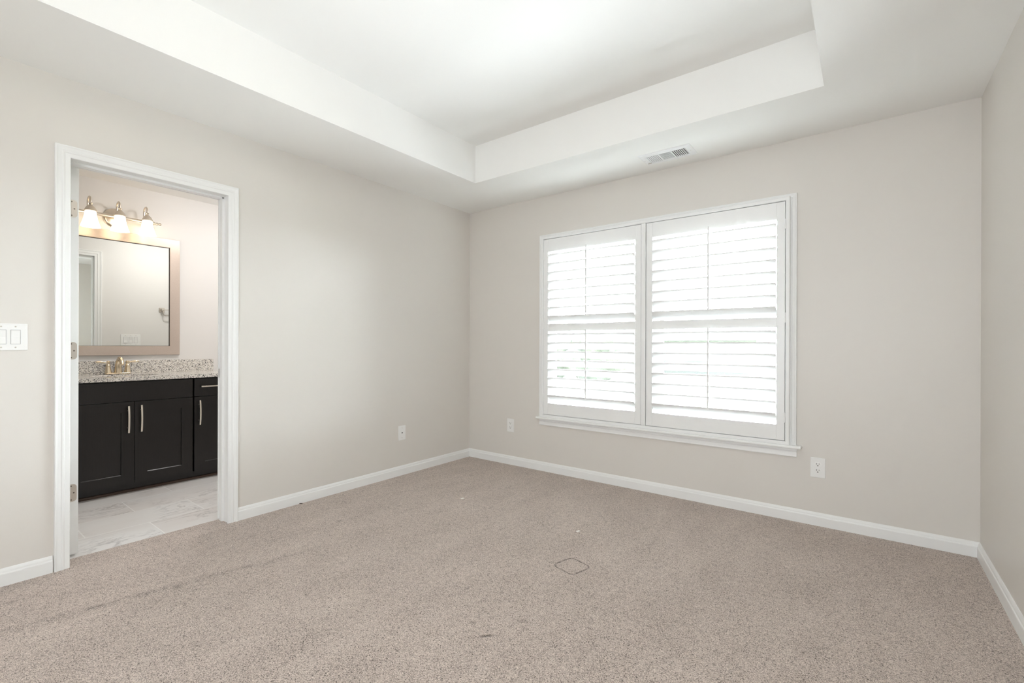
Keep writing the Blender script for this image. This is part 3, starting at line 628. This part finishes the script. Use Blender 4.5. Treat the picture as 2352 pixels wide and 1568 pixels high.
for yy in (-2.607, -2.428, -2.248):
    b = MB(); P_ = [(LX, yy, LZ+.008), (LX, yy, LZ+.070)]
    n = 10
    for i in range(n+1):
        a = PI-PI*i/n; P_.append(((LX+SXX)/2+(SXX-LX)/2*math.cos(a), yy, LZ+.075+.037*math.sin(a)))
    P_.append((SXX, yy, LZ+.052)); b.tube(P_, .0068, 12); ar = b.build('lamp_arm', 'nickel', vl, True)
    b = MB(); b.lathe((SXX, yy, LZ+.056), (0, 0, -1), [(0, -.006), (.010, -.004), (.0135, .002), (.010, .009), (.008, .012), (.016, .022), (.026, .032), (.036, .052), (.039, .062), (.036, .064), (0, .064)], 24); b.build('lamp_socket', 'nickel', ar, True)
    b = MB(); b.lathe((SXX, yy, LZ-.006), (0, 0, -1), [(.031, 0), (.034, .004), (.037, .030), (.043, .062), (.052, .094), (.060, .116), (.062, .121), (.059, .121), (.049, .094), (.040, .062), (.034, .030), (.030, .004)], 32); b.build('lamp_shade', 'shade', ar, True)
# towel ring on the bathroom side of the doorway wall, seen in the mirror
tw = thing('towel_ring', (-WT, -1.655, 1.50), 'nickel towel ring with square mount, seen reflected in the mirror', 'towel ring')
b = MB(); b.box(-WT-.008, -WT, -1.682, -1.628, 1.485, 1.539, .002); b.box(-WT-.045, -WT-.006, -1.667, -1.643, 1.500, 1.524, .002); b.build('wall_mount', 'hinge', tw)
b = MB(); xq = -WT-.046; b.tube([(xq, -1.640, 1.515), (xq, -1.495, 1.515), (xq, -1.480, 1.505), (xq, -1.478, 1.470), (xq, -1.49, 1.452), (xq, -1.63, 1.447), (xq, -1.646, 1.455), (xq, -1.652, 1.480), (xq, -1.648, 1.508), (xq, -1.640, 1.515)], .0048, 10); b.build('ring', 'hinge', tw, True)

# unseen bathroom ceiling lamp added for brightness (above the door head, it lights the vanity from the room side)
cl = thing('ceiling_lamp', (-0.82, -1.72, H), 'added round white ceiling lamp in the bathroom, unseen above the doorway view', 'ceiling lamp')
b = MB(); b.lathe((-0.82, -1.72, H), (0, 0, -1), [(0, 0), (.15, 0), (.155, .012), (.15, .022), (0, .022)], 40); b.build('lamp_base', 'ventwhite', cl, True)
b = MB(); b.lathe((-0.82, -1.72, H-.022), (0, 0, -1), [(.142, 0), (.135, .020), (.11, .042), (.07, .056), (0, .062)], 40); b.build('lamp_diffuser', 'diffuser', cl, True)

# bedroom ceiling lamp in the middle of the tray, just above the top of the view; it warms the tray ceiling there
cl = thing('ceiling_lamp', (1.80, -2.60, TZ), 'round flush ceiling lamp at the middle of the bedroom tray ceiling', 'ceiling lamp')
b = MB(); b.lathe((1.80, -2.60, TZ), (0, 0, -1), [(0, 0), (.17, 0), (.175, .014), (.165, .026), (0, .026)], 40); b.build('lamp_base', 'nickel', cl, True)
b = MB(); b.lathe((1.80, -2.60, TZ-.026), (0, 0, -1), [(.16, 0), (.157, .03), (.135, .062), (.09, .088), (0, .10)], 40); b.build('lamp_bowl', 'traylamp', cl, True)

# ------------------------------------------------------------------ bits on the carpet
def fluff(x, y, ln, wd, ang, name, m, label, cat):
    b = MB(); n = 7; pts = []; rs = []
    for i in range(n):
        s_ = i/(n-1)-.5; q = .25*wd*math.sin(s_*7)
        pts.append((x+s_*ln*math.cos(ang)-q*math.sin(ang), y+s_*ln*math.sin(ang)+q*math.cos(ang), 0.003)); rs.append(max(.0008, wd*.5*(1-4*s_*s_)**.5))
    b.tube(pts, rs, 8); return tag(b.build(name, m, None, True), label, cat)
fluff(0.837, -1.001, .030, .007, .75, 'lint_scrap', 'lint', 'tiny white scrap of lint on the carpet nearest the room corner', 'lint')
fluff(1.794, -1.014, .028, .010, .9, 'lint_scrap', 'lint', 'tiny white scrap of lint on the carpet beyond the square imprint', 'lint')
fluff(0.024, -1.782, .024, .006, .7, 'debris_chip', 'debris', 'small dark chip lying against the left wall baseboard', 'debris')

# ------------------------------------------------------------------ outside, seen faintly through the open gaps of the lower louvers
M['lawn'] = mat('pale_lawn', (0.20, 0.21, 0.15), 0.9); M['leaf'] = mat('hedge_leaf', (0.066, 0.073, 0.063), 0.8); M['siding'] = mat('grey_siding', (0.085, 0.089, 0.093), 0.8); M['roofing'] = mat('dark_shingle', (0.072, 0.076, 0.080), 0.9)
b = MB(); b.box(-40, 25, 7, 60, -0.9, -0.7); struct(b.build('ground', 'lawn'), 'pale lawn outside beyond the window')
b = MB(); rr = random.Random(3)
for i in range(60):
    x = -18+12.5*i/59+rr.uniform(-.15, .15); r = rr.uniform(.55, .85); z = rr.choice((-.2, .5, 1.2))+rr.uniform(-.1, .1)
    q = bmesh.ops.create_icosphere(b.bm, subdivisions=2, radius=r)['verts']
    for v in q:
        d = 1+.22*math.sin(9*v.co.x+i)*math.sin(8*v.co.y+2*i)*math.sin(10*v.co.z)+rr.uniform(-.10, .10); v.co = Vector((x, 17+rr.uniform(-.02, .02), z))+v.co*d
tag(b.build('hedge', 'leaf'), 'pale green hedge seen faintly outside between the lower louvers of the left shutter', 'hedge')
sh = thing('outbuilding', (-4.2, 24.0, -0.7), 'pale grey low building seen faintly outside between the lower louvers of the right shutter', 'building')
b = MB(); b.box(-7.5, -1.2, 23, 27, -0.7, 1.4); b.build('wall', 'siding', sh)
b = MB(); A = [b.bm.verts.new(p) for p in ((-7.8, 22.7, 1.4), (-7.8, 27.3, 1.4), (-7.8, 25, 2.1))]; B = [b.bm.verts.new(p) for p in ((-0.9, 22.7, 1.4), (-0.9, 27.3, 1.4), (-0.9, 25, 2.1))]
b.bm.faces.new(A); b.bm.faces.new(B[::-1])
for i in range(3): b.bm.faces.new((A[i], A[(i+1) % 3], B[(i+1) % 3], B[i]))
b.build('roof', 'roofing', sh)
for x in (-6.6, -4.6, -2.6): b = MB(); b.box(x, x+.8, 22.96, 23.02, .3, 1.15); b.build('window', 'vinyl', sh)
